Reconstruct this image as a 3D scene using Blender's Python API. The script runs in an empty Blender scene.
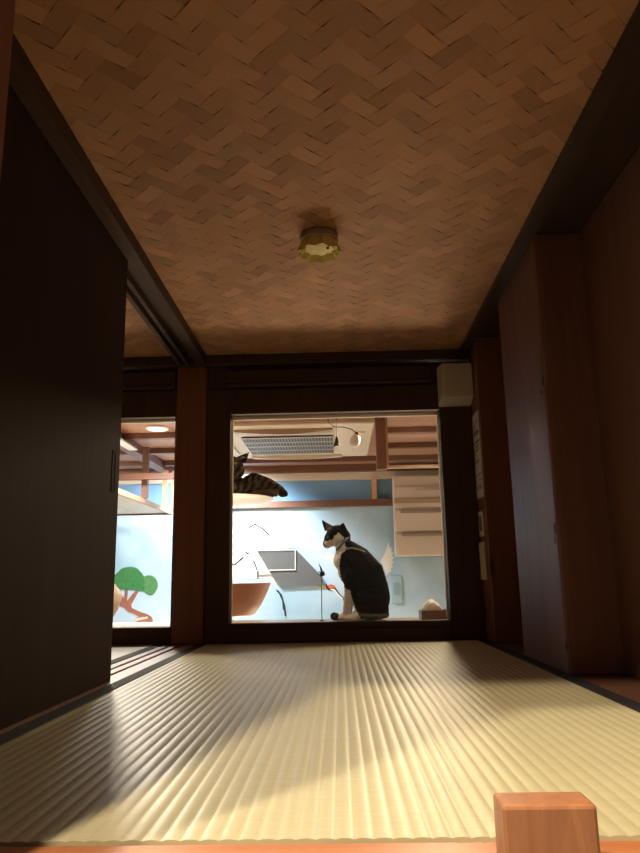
import bpy, bmesh, math, random
from mathutils import Vector, Matrix
random.seed(7)
S = bpy.context.scene
COL = S.collection
PI = math.pi

# ------------------------------------------------------------------ helpers
BASE = {}            # object name -> world position of its origin

def link(o, origin=(0, 0, 0)):
    COL.objects.link(o)
    BASE[o.name] = Vector(origin)
    return o

def tag(o, label=None, cat=None, group=None, kind=None):
    if label: o['label'] = label
    if cat: o['category'] = cat
    if group: o['group'] = group
    if kind: o['kind'] = kind
    return o

def thing(name, loc, label, cat, group=None):
    o = bpy.data.objects.new(name, None)
    o.empty_display_size = .05
    o.location = loc
    link(o, loc)
    return tag(o, label, cat, group)

def obj(name, bm, mat, parent=None, origin=None, smooth=False, sharp=None):
    """World-space bmesh -> one linked mesh object."""
    if parent is not None:
        org = BASE[parent.name]
    else:
        org = Vector(origin) if origin else Vector((0, 0, 0))
    bmesh.ops.recalc_face_normals(bm, faces=bm.faces)
    bmesh.ops.translate(bm, verts=bm.verts, vec=-org)
    me = bpy.data.meshes.new(name)
    bm.to_mesh(me); bm.free()
    for m in (mat if isinstance(mat, (list, tuple)) else [mat]):
        me.materials.append(m)
    if smooth:
        me.polygons.foreach_set('use_smooth', [True] * len(me.polygons))
        if sharp:
            me.set_sharp_from_angle(angle=math.radians(sharp))
    o = bpy.data.objects.new(name, me)
    link(o, org)
    if parent is not None:
        o.parent = parent
    else:
        o.location = org
    return o

def struct(name, bm, mat, **k):
    o = obj(name, bm, mat, **k)
    if o.parent is None:
        o['kind'] = 'structure'
    return o

def box(bm, x0, x1, y0, y1, z0, z1, bev=0.0, seg=1):
    r = bmesh.ops.create_cube(bm, size=1)
    vs = r['verts']
    bmesh.ops.scale(bm, verts=vs, vec=(x1 - x0, y1 - y0, z1 - z0))
    bmesh.ops.translate(bm, verts=vs, vec=((x0 + x1) / 2, (y0 + y1) / 2, (z0 + z1) / 2))
    if bev:
        es = list({e for v in vs for e in v.link_edges})
        bmesh.ops.bevel(bm, geom=es, offset=bev, segments=seg, affect='EDGES', profile=.5)
    return bm

def bx(*a, **k):
    return box(bmesh.new(), *a, **k)

def boxes(lst, bev=0.0, seg=1):
    bm = bmesh.new()
    for b in lst:
        box(bm, *b, bev=bev, seg=seg)
    return bm

def tube(bm, pts, rad, n=8, caps=True):
    pts = [Vector(p) for p in pts]
    rads = rad if isinstance(rad, (list, tuple)) else [rad] * len(pts)
    rings = []
    up = Vector((0, 0, 1))
    for i, p in enumerate(pts):
        d = (pts[min(i + 1, len(pts) - 1)] - pts[max(i - 1, 0)]).normalized()
        ref = up if abs(d.dot(up)) < .95 else Vector((0, 1, 0))
        u = d.cross(ref).normalized(); v = u.cross(d)
        rings.append([bm.verts.new(p + (u * math.cos(2 * PI * k / n) + v * math.sin(2 * PI * k / n)) * rads[i]) for k in range(n)])
    for A, B in zip(rings, rings[1:]):
        for k in range(n):
            bm.faces.new((A[k], A[(k + 1) % n], B[(k + 1) % n], B[k]))
    if caps:
        bm.faces.new(rings[0]); bm.faces.new(rings[-1])
    return bm

def lathe(bm, prof, cx, cy, n=40, wob=None):
    """prof: (r, z) list, world z; closed on the axis when r == 0."""
    rings = []
    for r, z in prof:
        if r < 1e-6:
            rings.append([bm.verts.new((cx, cy, z))])
        else:
            rings.append([bm.verts.new((cx + r * (wob(k / n, z) if wob else 1) * math.cos(2 * PI * k / n),
                                        cy + r * (wob(k / n, z) if wob else 1) * math.sin(2 * PI * k / n), z)) for k in range(n)])
    for A, B in zip(rings, rings[1:]):
        if len(A) == 1 and len(B) == 1: continue
        for k in range(n):
            k2 = (k + 1) % n
            if len(A) == 1: bm.faces.new((A[0], B[k2], B[k]))
            elif len(B) == 1: bm.faces.new((A[k], A[k2], B[0]))
            else: bm.faces.new((A[k], A[k2], B[k2], B[k]))
    return bm

def slab_xz(bm, pts, y0, y1):
    """Polygon in the x-z plane given thickness along y."""
    a = [bm.verts.new((x, y0, z)) for x, z in pts]
    b = [bm.verts.new((x, y1, z)) for x, z in pts]
    bm.faces.new(a); bm.faces.new(list(reversed(b)))
    n = len(pts)
    for i in range(n):
        bm.faces.new((a[i], b[i], b[(i + 1) % n], a[(i + 1) % n]))
    return bm

# ---------------------------------------------------------------- materials
def nt(name):
    m = bpy.data.materials.new(name); m.use_nodes = True
    t = m.node_tree
    return m, t, t.nodes['Principled BSDF']

def N(t, typ, **k):
    n = t.nodes.new(typ)
    for a, v in k.items():
        if a == 'inp':
            for i, w in v.items(): n.inputs[i].default_value = w
        else: setattr(n, a, v)
    return n

def mixcol(t, fac, a, b, blend='MIX'):
    m = N(t, 'ShaderNodeMix', data_type='RGBA', blend_type=blend)
    for i, v in ((0, fac), (6, a), (7, b)):
        if hasattr(v, 'is_linked'): t.links.new(v, m.inputs[i])
        elif i == 0: m.inputs[0].default_value = v
        else: m.inputs[i].default_value = (*v, 1)
    return m.outputs[2]

def plain(name, c, rough=.6, noise=.08, scale=14, metal=0, bump=0, spec=.5):
    m, t, p = nt(name)
    tc = N(t, 'ShaderNodeTexCoord')
    nz = N(t, 'ShaderNodeTexNoise', inp={'Scale': scale, 'Detail': 4})
    t.links.new(tc.outputs['Object'], nz.inputs['Vector'])
    dark = tuple(v * (1 - noise * 2) for v in c); lite = tuple(min(1, v * (1 + noise)) for v in c)
    t.links.new(mixcol(t, nz.outputs['Fac'], dark, lite), p.inputs['Base Color'])
    p.inputs['Roughness'].default_value = rough
    p.inputs['Metallic'].default_value = metal
    p.inputs['Specular IOR Level'].default_value = spec
    if bump:
        b = N(t, 'ShaderNodeBump', inp={'Strength': bump, 'Distance': .002})
        t.links.new(nz.outputs['Fac'], b.inputs['Height']); t.links.new(b.outputs[0], p.inputs['Normal'])
    return m

def wood(name, dark, light, axis='Z', rough=.45, scale=9, stretch=14, knots=False, spec=.5, coat=0):
    m, t, p = nt(name)
    tc = N(t, 'ShaderNodeTexCoord')
    mp = N(t, 'ShaderNodeMapping')
    sc = [scale * 6] * 3; sc['XYZ'.index(axis)] = scale * 6 / stretch
    mp.inputs['Scale'].default_value = sc
    t.links.new(tc.outputs['Object'], mp.inputs['Vector'])
    n1 = N(t, 'ShaderNodeTexNoise', inp={'Scale': 1.0, 'Detail': 8, 'Roughness': .62, 'Distortion': .8})
    t.links.new(mp.outputs[0], n1.inputs['Vector'])
    mp2 = N(t, 'ShaderNodeMapping')
    s2 = [scale * .8] * 3; s2['XYZ'.index(axis)] = scale * .18
    mp2.inputs['Scale'].default_value = s2
    t.links.new(tc.outputs['Object'], mp2.inputs['Vector'])
    n2 = N(t, 'ShaderNodeTexNoise', inp={'Scale': 1.0, 'Detail': 3})
    t.links.new(mp2.outputs[0], n2.inputs['Vector'])
    r = N(t, 'ShaderNodeValToRGB')
    r.color_ramp.elements[0].position = .3; r.color_ramp.elements[0].color = (*dark, 1)
    r.color_ramp.elements[1].position = .72; r.color_ramp.elements[1].color = (*light, 1)
    t.links.new(n1.outputs['Fac'], r.inputs['Fac'])
    shade = mixcol(t, n2.outputs['Fac'], tuple(v * .7 for v in dark), tuple(min(1, v * 1.12) for v in light))
    colr = mixcol(t, .45, r.outputs[0], shade)
    if knots:
        mp3 = N(t, 'ShaderNodeMapping')
        s3 = [9.0] * 3; s3['XYZ'.index(axis)] = 3.2
        mp3.inputs['Scale'].default_value = s3
        t.links.new(tc.outputs['Object'], mp3.inputs['Vector'])
        vo = N(t, 'ShaderNodeTexVoronoi', inp={'Scale': 1.0})
        t.links.new(mp3.outputs[0], vo.inputs['Vector'])
        r3 = N(t, 'ShaderNodeValToRGB')
        r3.color_ramp.elements[0].position = .05; r3.color_ramp.elements[0].color = (.25, .25, .25, 1)
        r3.color_ramp.elements[1].position = .16; r3.color_ramp.elements[1].color = (1, 1, 1, 1)
        t.links.new(vo.outputs['Distance'], r3.inputs['Fac'])
        colr = mixcol(t, 1.0, colr, r3.outputs[0], 'MULTIPLY')
    t.links.new(colr, p.inputs['Base Color'])
    p.inputs['Roughness'].default_value = rough
    p.inputs['Specular IOR Level'].default_value = spec
    p.inputs['Coat Weight'].default_value = coat
    p.inputs['Coat Roughness'].default_value = .3
    b = N(t, 'ShaderNodeBump', inp={'Strength': .12, 'Distance': .002})
    t.links.new(n1.outputs['Fac'], b.inputs['Height']); t.links.new(b.outputs[0], p.inputs['Normal'])
    return m

def emit(name, c, s):
    m, t, p = nt(name)
    p.inputs['Base Color'].default_value = (*c, 1)
    p.inputs['Emission Color'].default_value = (*c, 1)
    p.inputs['Emission Strength'].default_value = s
    return m

def glass(name, refl=.05, tint=(.97, .985, .98)):
    m, t, p = nt(name)
    out = t.nodes['Material Output']
    tr = N(t, 'ShaderNodeBsdfTransparent'); tr.inputs[0].default_value = (*tint, 1)
    gl = N(t, 'ShaderNodeBsdfGlossy'); gl.inputs['Roughness'].default_value = .02
    fr = N(t, 'ShaderNodeFresnel'); fr.inputs['IOR'].default_value = 1.35
    mx = N(t, 'ShaderNodeMixShader')
    t.links.new(fr.outputs[0], mx.inputs[0]); t.links.new(tr.outputs[0], mx.inputs[1]); t.links.new(gl.outputs[0], mx.inputs[2])
    t.links.new(mx.outputs[0], out.inputs['Surface'])
    t.nodes.remove(p)
    return m

def vcol(name, rough=.9, bump=.25, scale=260, sheen=.0, grain=.3):
    """Colour from the mesh's own 'Col' attribute, with fine fibre noise."""
    m, t, p = nt(name)
    at = N(t, 'ShaderNodeAttribute', attribute_name='Col')
    tc = N(t, 'ShaderNodeTexCoord')
    nz = N(t, 'ShaderNodeTexNoise', inp={'Scale': scale, 'Detail': 4})
    t.links.new(tc.outputs['Object'], nz.inputs['Vector'])
    c = mixcol(t, nz.outputs['Fac'], (1 - grain * 1.4,) * 3, (1 + grain,) * 3)
    t.links.new(mixcol(t, 1.0, at.outputs['Color'], c, 'MULTIPLY'), p.inputs['Base Color'])
    p.inputs['Roughness'].default_value = rough
    p.inputs['Sheen Weight'].default_value = sheen
    b = N(t, 'ShaderNodeBump', inp={'Strength': bump, 'Distance': .003})
    t.links.new(nz.outputs['Fac'], b.inputs['Height']); t.links.new(b.outputs[0], p.inputs['Normal'])
    return m

M_DARK = wood('dark_stained_wood', (.050, .027, .017), (.095, .051, .033), 'X', .55, spec=.25)
M_DARKV = wood('dark_stained_wood_upright', (.050, .027, .017), (.095, .051, .033), 'Z', .55, spec=.25)
M_DARKY = wood('dark_stained_wood_along', (.030, .017, .012), (.075, .042, .028), 'Y', .45)
M_TRACK = wood('track_wood', (.055, .031, .021), (.10, .058, .040), 'Y', .6, spec=.12)
M_DOOR = wood('door_wood', (.038, .0225, .0155), (.058, .035, .0245), 'Z', .75, scale=6, spec=.05)
M_POST = wood('red_brown_post', (.150, .056, .034), (.27, .108, .066), 'Z', .42, scale=7, knots=True)
M_PANEL = wood('red_brown_panel', (.140, .064, .046), (.23, .110, .080), 'Z', .5, scale=5, spec=.10)
M_SILL = wood('sill_wood', (.26, .12, .075), (.42, .21, .14), 'Y', .36)
M_SILLD = wood('sill_dark_wood', (.10, .045, .028), (.20, .092, .056), 'Y', .38)
M_FRONT = wood('orange_wood', (.33, .105, .038), (.56, .215, .085), 'X', .42, scale=7)
M_FRONTV = wood('orange_wood_upright', (.27, .105, .048), (.54, .235, .112), 'Z', .42, scale=11, stretch=9)
M_HERI = plain('black_border_cloth', (.012, .011, .011), .85, .3, 600, bump=.4)
M_BEAM = wood('far_beam_wood', (.13, .055, .032), (.22, .10, .060), 'X', .45)
M_BEAMY = wood('far_beam_wood_along', (.13, .055, .032), (.22, .10, .060), 'Y', .45)
M_FCEIL = wood('far_ceiling_board', (.34, .17, .105), (.52, .28, .185), 'X', .45, scale=3)
M_ORANGEPOST = wood('light_orange_post', (.52, .28, .13), (.70, .42, .22), 'Z', .45)
M_CREAM = plain('cream_paint', (.70, .60, .47), .55, .04)
M_CREAMD = plain('cream_slot', (.30, .23, .165), .6, .05)
M_WHITE = plain('white_plastic', (.78, .75, .68), .4, .03)
M_OFFW = plain('offwhite_plastic', (.62, .56, .47), .45, .03)
M_GRILLE = plain('grille_dark', (.035, .032, .028), .6)
M_GRILLEB = plain('grille_bar', (.33, .28, .20), .5)
M_FLAP = plain('tan_flap', (.42, .31, .20), .5)
M_BLACK = plain('black_plastic', (.012, .012, .012), .5)
M_BLUEWALL = None
M_PAPER = plain('notice_paper', (.62, .57, .50), .8, .05)
M_INK = plain('grey_ink', (.17, .14, .12), .8)
M_SWITCH = plain('cream_switch', (.62, .56, .45), .4, .03)
M_GLASS = glass('window_glass')
M_SHADE = None

# tatami rush
def tatami_mat_material():
    m, t, p = nt('tatami_rush')
    tc = N(t, 'ShaderNodeTexCoord')
    mp = N(t, 'ShaderNodeMapping'); mp.inputs['Scale'].default_value = (22, 620, 22)
    t.links.new(tc.outputs['Object'], mp.inputs['Vector'])
    n1 = N(t, 'ShaderNodeTexNoise', inp={'Scale': 1, 'Detail': 3}); t.links.new(mp.outputs[0], n1.inputs['Vector'])
    n2 = N(t, 'ShaderNodeTexNoise', inp={'Scale': 7, 'Detail': 4}); t.links.new(tc.outputs['Object'], n2.inputs['Vector'])
    c = mixcol(t, n1.outputs['Fac'], (.38, .33, .19), (.61, .555, .365))
    c = mixcol(t, .35, c, mixcol(t, n2.outputs['Fac'], (.38, .325, .18), (.60, .54, .35)))
    t.links.new(c, p.inputs['Base Color'])
    p.inputs['Roughness'].default_value = .42
    p.inputs['Specular IOR Level'].default_value = .26
    b = N(t, 'ShaderNodeBump', inp={'Strength': .35, 'Distance': .0008})
    t.links.new(n1.outputs['Fac'], b.inputs['Height']); t.links.new(b.outputs[0], p.inputs['Normal'])
    return m
M_TATAMI = tatami_mat_material()

def weave_material():
    m, t, p = nt('woven_cedar_strips')
    at = N(t, 'ShaderNodeAttribute', attribute_name='Col')
    uv = N(t, 'ShaderNodeUVMap')
    mp = N(t, 'ShaderNodeMapping'); mp.inputs['Scale'].default_value = (5, 95, 1)
    t.links.new(uv.outputs[0], mp.inputs['Vector'])
    nz = N(t, 'ShaderNodeTexNoise', inp={'Scale': 1, 'Detail': 5, 'Roughness': .6}); t.links.new(mp.outputs[0], nz.inputs['Vector'])
    c = mixcol(t, nz.outputs['Fac'], (.72, .70, .68), (1.2, 1.2, 1.2))
    t.links.new(mixcol(t, 1.0, at.outputs['Color'], c, 'MULTIPLY'), p.inputs['Base Color'])
    p.inputs['Roughness'].default_value = .7
    p.inputs['Specular IOR Level'].default_value = .2
    b = N(t, 'ShaderNodeBump', inp={'Strength': .15, 'Distance': .001})
    t.links.new(nz.outputs['Fac'], b.inputs['Height']); t.links.new(b.outputs[0], p.inputs['Normal'])
    return m
M_WEAVE = weave_material()

def far_wall_material():
    """Hand-painted sky: pale blue with soft cloud patches, deeper blue frieze at the top."""
    m, t, p = nt('painted_sky_wall')
    tc = N(t, 'ShaderNodeTexCoord')
    nz = N(t, 'ShaderNodeTexNoise', inp={'Scale': 2.3, 'Detail': 4, 'Roughness': .55})
    t.links.new(tc.outputs['Object'], nz.inputs['Vector'])
    r = N(t, 'ShaderNodeValToRGB')
    r.color_ramp.elements[0].position = .40; r.color_ramp.elements[0].color = (.35, .52, .63, 1)
    r.color_ramp.elements[1].position = .68; r.color_ramp.elements[1].color = (.52, .66, .76, 1)
    t.links.new(nz.outputs['Fac'], r.inputs['Fac'])
    sx = N(t, 'ShaderNodeSeparateXYZ'); t.links.new(tc.outputs['Object'], sx.inputs[0])
    mr = N(t, 'ShaderNodeMapRange', inp={1: .70, 2: .74}); t.links.new(sx.outputs['Z'], mr.inputs[0])
    n3 = N(t, 'ShaderNodeTexNoise', inp={'Scale': 5, 'Detail': 5}); t.links.new(tc.outputs['Object'], n3.inputs['Vector'])
    blue = mixcol(t, n3.outputs['Fac'], (.10, .24, .42), (.24, .42, .60))
    t.links.new(mixcol(t, mr.outputs[0], r.outputs[0], blue), p.inputs['Base Color'])
    p.inputs['Roughness'].default_value = .75
    return m
M_BLUEWALL = far_wall_material()
M_GREEN = plain('painted_pine_green', (.045, .22, .06), .75, .25, 40)
M_GREEN2 = plain('painted_pine_light_green', (.09, .27, .085), .75, .25, 40)
M_TRUNK = plain('painted_trunk', (.36, .13, .08), .75, .25, 30)
M_TRUNKP = plain('painted_pale_cut', (.75, .60, .45), .75, .1, 30)
M_WINGW = plain('painted_white', (.80, .78, .70), .75, .06, 40)
M_WINGO = plain('painted_offwhite', (.62, .55, .46), .75, .1, 60)
M_PBLACK = plain('painted_black', (.03, .028, .03), .75)
M_PRED = plain('painted_red', (.75, .12, .04), .75)
M_PYEL = plain('painted_yellow', (.72, .52, .16), .75)
M_PGREY = plain('painted_grey', (.30, .33, .33), .75, .06, 8)
M_BOWL = wood('bowl_wood', (.26, .10, .045), (.42, .17, .08), 'X', .5, scale=4)
M_YELLOW = plain('yellow_shade', (.80, .66, .20), .55, .12, 60)

# ============================================================ TATAMI CUBBY
XL, XR = -.455, .4375
YF, YB = .62, 2.405
ZC = .985

# platform under the mats
struct('floor', bx(-1.55, .75, .622, 2.414, -.12, -.035), M_DARKY)

def ribbed(x0, x1, y0, y1, z0, pitch=.0155, h=.0011):
    bm = bmesh.new()
    n = max(1, round((x1 - x0) / pitch)); p = (x1 - x0) / n
    k = 8
    xs, zs = [], []
    for i in range(n):
        for j in range(k):
            f = j / k
            xs.append(x0 + (i + f) * p); zs.append(-h * (1 - abs(math.sin(PI * f)) ** .7))
    xs.append(x1); zs.append(-h)
    ys = [y0 + (y1 - y0) * i / 24 for i in range(25)]
    rows = [[bm.verts.new((x, y, z)) for x, z in zip(xs, zs)] for y in ys]
    for A, B in zip(rows, rows[1:]):
        for i in range(len(xs) - 1):
            bm.faces.new((A[i], A[i + 1], B[i + 1], B[i]))
    lo = [[bm.verts.new((x, y, z0)) for x in (x0, x1)] for y in (y0, y1)]
    f = rows[0]; b = rows[-1]
    bm.faces.new([lo[0][1], lo[0][0]] + f)
    bm.faces.new([lo[1][0], lo[1][1]] + list(reversed(b)))
    bm.faces.new([lo[0][0], lo[1][0]] + [r[0] for r in reversed(rows)])
    bm.faces.new([lo[1][1], lo[0][1]] + [r[-1] for r in rows])
    bm.faces.new((lo[0][0], lo[0][1], lo[1][1], lo[1][0]))
    return bm

def tatami(x0, x1, label):
    t = thing('tatami_mat', ((x0 + x1) / 2, (YF + YB) / 2, -.033), label, 'tatami mat')
    obj('woven_surface', ribbed(x0 + .030, x1 - .030, YF, YB, -.033), M_TATAMI, t, smooth=True, sharp=50)
    for a, b in ((x0, x0 + .030), (x1 - .030, x1)):
        o = obj('cloth_border', bx(a, b, YF, YB, -.033, .0008, bev=.001), M_HERI, t)
        o['label'] = 'black cloth edging strip'
    return t
tatami(-.472, .470, 'straw coloured ribbed tatami mat filling the floor below the woven ceiling')
tatami(-1.50, -.585, 'sunlit strip of tatami mat seen beyond the sliding door, beside the track')

# front edge board and ladder post end
struct('trim_1', bx(-.75, .75, .572, .619, -.20, -.0018, bev=.006, seg=3), M_FRONT)
bm = bx(.1085, .1735, .537, .571, -.70, .046, bev=.0025, seg=2)
tag(obj('wooden_post', bm, M_FRONTV, origin=(.144, .553, -.70)),
    'orange wooden post end rising in front of the tatami edge at lower right', 'post')

# sliding door sill with two grooves, and matching head track
bm = boxes([(-.583, -.474, .622, 2.40, -.034, -.008),
            (-.583, -.560, .622, 2.40, -.0081, -.001), (-.548, -.527, .622, 2.40, -.0081, -.001),
            (-.515, -.474, .622, 2.40, -.0081, -.001)])
struct('trim_2', bm, M_SILL)
bm = boxes([(-.556, -.455, .60, 2.40, .972, 1.0),
            (-.556, -.543, .60, 2.40, .950, .9721), (-.528, -.516, .60, 2.40, .950, .9721), (-.487, -.455, .60, 2.40, .950, .9721)])
struct('trim_3', bm, M_TRACK)

# sliding door
door = bx(-.5125, -.490, .60, 1.566, -.0065, .968, bev=.0015)
dob = struct('door_1', door, M_DOOR)
bm = boxes([(-.4905, -.4885, 1.510, 1.514, .395, .485), (-.4905, -.4885, 1.531, 1.535, .395, .485),
            (-.4905, -.4885, 1.510, 1.535, .395, .399), (-.4905, -.4885, 1.510, 1.535, .481, .485),
            (-.4905, -.4895, 1.513, 1.532, .398, .482)])
obj('recessed_pull', bm, plain('pull_dark', (.012, .008, .006), .8, spec=.1), dob)

# front left wall post, the far wall of the neighbouring cubby
struct('trim_4', bx(-.475, -.277, .47, .535, -.20, 1.10, bev=.004), M_POST)
struct('wall_front_left', bx(-1.60, -.480, .50, .53, -.20, 1.10), M_DARKV)
struct('wall_left', bx(-1.56, -1.51, .535, 2.40, -.034, 1.02), M_PANEL)

# woven ceiling: every visible float of the herringbone is its own bent strip
def weave(x0, x1, y0, y1, z, w=.0335):
    bm = bmesh.new()
    uvl = bm.loops.layers.uv.new('UVMap')
    cl = bm.loops.layers.float_color.new('Col')
    r2 = math.sqrt(.5)
    rnd = random.Random(3)
    strips = {}
    def colour(key):
        if key not in strips:
            v = rnd.uniform(.82, 1.10); w_ = rnd.uniform(-.03, .03)
            strips[key] = (.52 * v, (.272 + w_ * .3) * v, (.148 + w_ * .4) * v)
        return strips[key]
    n = int((abs(x1 - x0) + abs(y1 - y0)) / w / r2) + 6
    cx, cy = (x0 + x1) / 2, (y0 + y1) / 2
    R = range(-n, n + 1)
    for i in R:
        for j in R:
            ph = (i - j) % 4
            # warp float runs along a and starts where ph == 0; weft float runs along b, starts where ph == 3 (going up in j)
            for kind in (0, 1):
                if kind == 0 and ph != 0: continue
                if kind == 1 and ph != 3: continue
                a0, b0 = i * w, j * w
                la, lb = (2 * w, w) if kind == 0 else (w, 2 * w)
                mx = ((a0 + la / 2) - (b0 + lb / 2)) * r2 + cx
                my = ((a0 + la / 2) + (b0 + lb / 2)) * r2 + cy
                if not (x0 - .03 < mx < x1 - .022 and y0 - .03 < my < y1 + .03): continue
                base = colour((kind, j if kind == 0 else i)); f = rnd.uniform(.88, 1.08)
                c = (base[0] * f, base[1] * f, base[2] * f, 1)
                u0, v0 = rnd.uniform(0, 9), rnd.uniform(0, 9)
                tl = rnd.uniform(-.0003, .0003)
                nu, nv = 6, 2
                ext = .006; gap = .0004
                grid = []
                for q in range(nu + 1):
                    s = -ext + (2 * w + 2 * ext) * q / nu
                    row = []
                    dip = math.sin(PI * min(1, max(0, (s + ext) / (2 * w + 2 * ext))))
                    for k in range(nv + 1):
                        vv = gap + (w - 2 * gap) * k / nv
                        a, b = (a0 + s, b0 + vv) if kind == 0 else (a0 + vv, b0 + s)
                        zz = z + .0006 - .0014 * dip + tl * (k - 1)
                        row.append((bm.verts.new(((a - b) * r2 + cx, (a + b) * r2 + cy, zz)), (u0 + s * 10, v0 + vv * 10)))
                    grid.append(row)
                for A, B in zip(grid, grid[1:]):
                    for k in range(nv):
                        q4 = (A[k], A[k + 1], B[k + 1], B[k])
                        fc = bm.faces.new([e[0] for e in q4])
                        for lp, e in zip(fc.loops, q4):
                            lp[uvl].uv = e[1]; lp[cl] = c
                        fc.smooth = True
    return bm
bm = weave(-1.52, .462, .58, 2.42, ZC)
# dark backing board above the strips
st = len(bm.faces)
box(bm, -1.56, .75, .48, 2.44, ZC + .006, ZC + .05)
cl = bm.loops.layers.float_color['Col']
for f in bm.faces:
    if len(f.loops) == 4 and f.calc_center_median().z > ZC + .0055:
        for l in f.loops: l[cl] = (.03, .017, .010, 1)
struct('ceiling', bm, M_WEAVE)

# small yellow scalloped fitting on the ceiling
t = thing('ceiling_ornament', (-.030, 1.52, ZC), 'small yellow scalloped cup hanging upside down from the woven ceiling', 'ornament')
cx, cy = -.030, 1.52
bm = lathe(bmesh.new(), [(0, ZC - .0005), (.040, ZC - .0005), (.044, ZC - .005), (.0455, ZC - .018), (.042, ZC - .0199), (0, ZC - .0199)], cx, cy, 40)
obj('mount', bm, plain('dusty_mount', (.42, .34, .24), .6, .06), t, smooth=True, sharp=40)
def star(u, z):
    return 1 + .12 * (1 if z < ZC - .03 else .3) * (2 * abs((u * 9) % 1 - .5) * 2 - 1)
prof = [(.041, ZC - .0201), (.044, ZC - .030), (.0465, ZC - .042), (.0475, ZC - .047), (.043, ZC - .045), (.034, ZC - .036), (.020, ZC - .038), (0, ZC - .041)]
bm = lathe(bmesh.new(), prof, cx, cy, 72, star)
obj('scalloped_cup', bm, M_YELLOW, t, smooth=True, sharp=40)
for dx, dy in ((.020, -.010),):
    bm = bmesh.new()
    bmesh.ops.create_uvsphere(bm, u_segments=12, v_segments=8, radius=.0038, matrix=Matrix.Translation((cx + dx, cy + dy, ZC - .0375)))
    obj('dark_dot', bm, M_BLACK, t, smooth=True)

# ------------------------------------------------------------- right wall
# ceiling edge strip, sill, two projecting posts, recessed boards
struct('trim_5', bx(.4375, .4695, .56, 2.40, .968, 1.0), M_DARKY)
struct('trim_6', bx(.472, .66, .622, 2.40, -.034, -.001), M_SILLD)
bm = bmesh.new()
# broad post with a slightly waney front corner
ys = 1.545
prof = []
NZ = 26
def wane(k):
    z = k / NZ
    return .0035 * math.sin(z * 21) + .003 * math.sin(z * 47 + 1) + (.006 if abs(z - .28) < .03 or abs(z - .68) < .03 else 0)
rings = []
for k in range(NZ + 1):
    z = 0.0005 + (ZC - .003) * k / NZ
    d = abs(wane(k))
    pts = [(.470, 1.92), (.470, ys + .010 + d), (.4725 + d * .3, ys + .003), (.480 + d, ys), (.640, ys), (.640, 1.92)]
    rings.append([bm.verts.new((x, y, z)) for x, y in pts])
for A, B in zip(rings, rings[1:]):
    for i in range(6):
        bm.faces.new((A[i], A[(i + 1) % 6], B[(i + 1) % 6], B[i]))
bm.faces.new(rings[0]); bm.faces.new(rings[-1])
t7 = struct('trim_7', bm, M_PANEL)
M_KNOT = plain('dark_knot', (.035, .018, .012), .7, .3, 90)
for ky, kz, kr in ((1.572, .30, .011), (1.575, .275, .008), (1.565, .63, .010), (1.578, .61, .006), (1.563, .055, .008)):
    b = bmesh.new()
    bmesh.ops.create_uvsphere(b, u_segments=16, v_segments=10, radius=1, matrix=Matrix.Translation((.4702, ky, kz)) @ Matrix.Diagonal((.0012, kr * .8, kr * 1.3, 1)))
    obj('knot', b, M_KNOT, t7, smooth=True)
struct('trim_8', bx(.470, .600, 2.27, 2.40, .0005, .984, bev=.002), M_POST)
struct('wall_right', boxes([(.580, .60, .535, 1.543, .0005, .984), (.600, .70, .535, 2.45, -.034, 1.0)]), M_PANEL)
struct('trim_9', bx(.4702, .579, .535, 2.269, .9845, 1.0), M_DARKY)

# ------------------------------------------------ back wall with windows
Y0, Y1 = 2.412, 2.462          # wall planes
WX0, WX1, WZ0, WZ1 = -.370, .360, .062, .772
LX0, LX1, LZ0, LZ1 = -1.30, -.564, .055, .768
# window_1 frame
f = bmesh.new()
for b in ((-.453, WX0, Y0, Y1, 0.0, .862), (WX1, .470, Y0, Y1, 0.0, .862), (WX0, WX1, Y0, Y1, 0.0, WZ0), (WX0, WX1, Y0, Y1, WZ1, .862)):
    box(f, *b, bev=.0015)
w1 = struct('window_1', f, M_DARKV)
obj('sill_rail', bx(WX0, WX1, 2.398, Y0, .001, .040, bev=.002), M_DARK, w1)
M_REVEAL = wood('pale_reveal_wood', (.38, .26, .17), (.55, .40, .27), 'X', .4)
bm = bmesh.new()
for a, b in zip([WX0 + .0005, -.270, -.160, -.06, .10, .205, .285], [-.271, -.161, -.061, .099, .204, .284, WX1 - .0005]):
    box(bm, a, b, 2.452, Y1, WZ1 - .012, WZ1 - .0005)
obj('glazing_bead', bm, M_REVEAL, w1)
obj('glazing_bead', bx(WX1 - .006, WX1 - .0005, 2.452, Y1, WZ0, WZ1 - .013), M_REVEAL, w1)
obj('glazing_bead', bx(WX0 + .0005, WX0 + .004, 2.452, Y1, WZ0, WZ1 - .013), M_REVEAL, w1)
obj('glass_pane', bx(WX0 + .001, WX1 - .001, 2.444, 2.449, WZ0 + .001, WZ1 - .001), M_GLASS, w1)
# window_2 frame (neighbouring cubby)
f = bmesh.new()
for b in ((-1.52, LX0, Y0, Y1, 0.0, .862), (LX1, -.560, Y0, Y1, 0.0, .862), (LX0, LX1, Y0, Y1, 0.0, LZ0), (LX0, LX1, Y0, Y1, LZ1, .862)):
    box(f, *b)
w2 = struct('window_2', f, M_DARKV)
obj('glazing_bead', bx(LX0, LX1, 2.452, Y1, LZ1 - .010, LZ1 - .0005), M_REVEAL, w2)
obj('glass_pane', bx(LX0 + .001, LX1 - .001, 2.444, 2.449, LZ0 + .001, LZ1 - .011), M_GLASS, w2)
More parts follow.
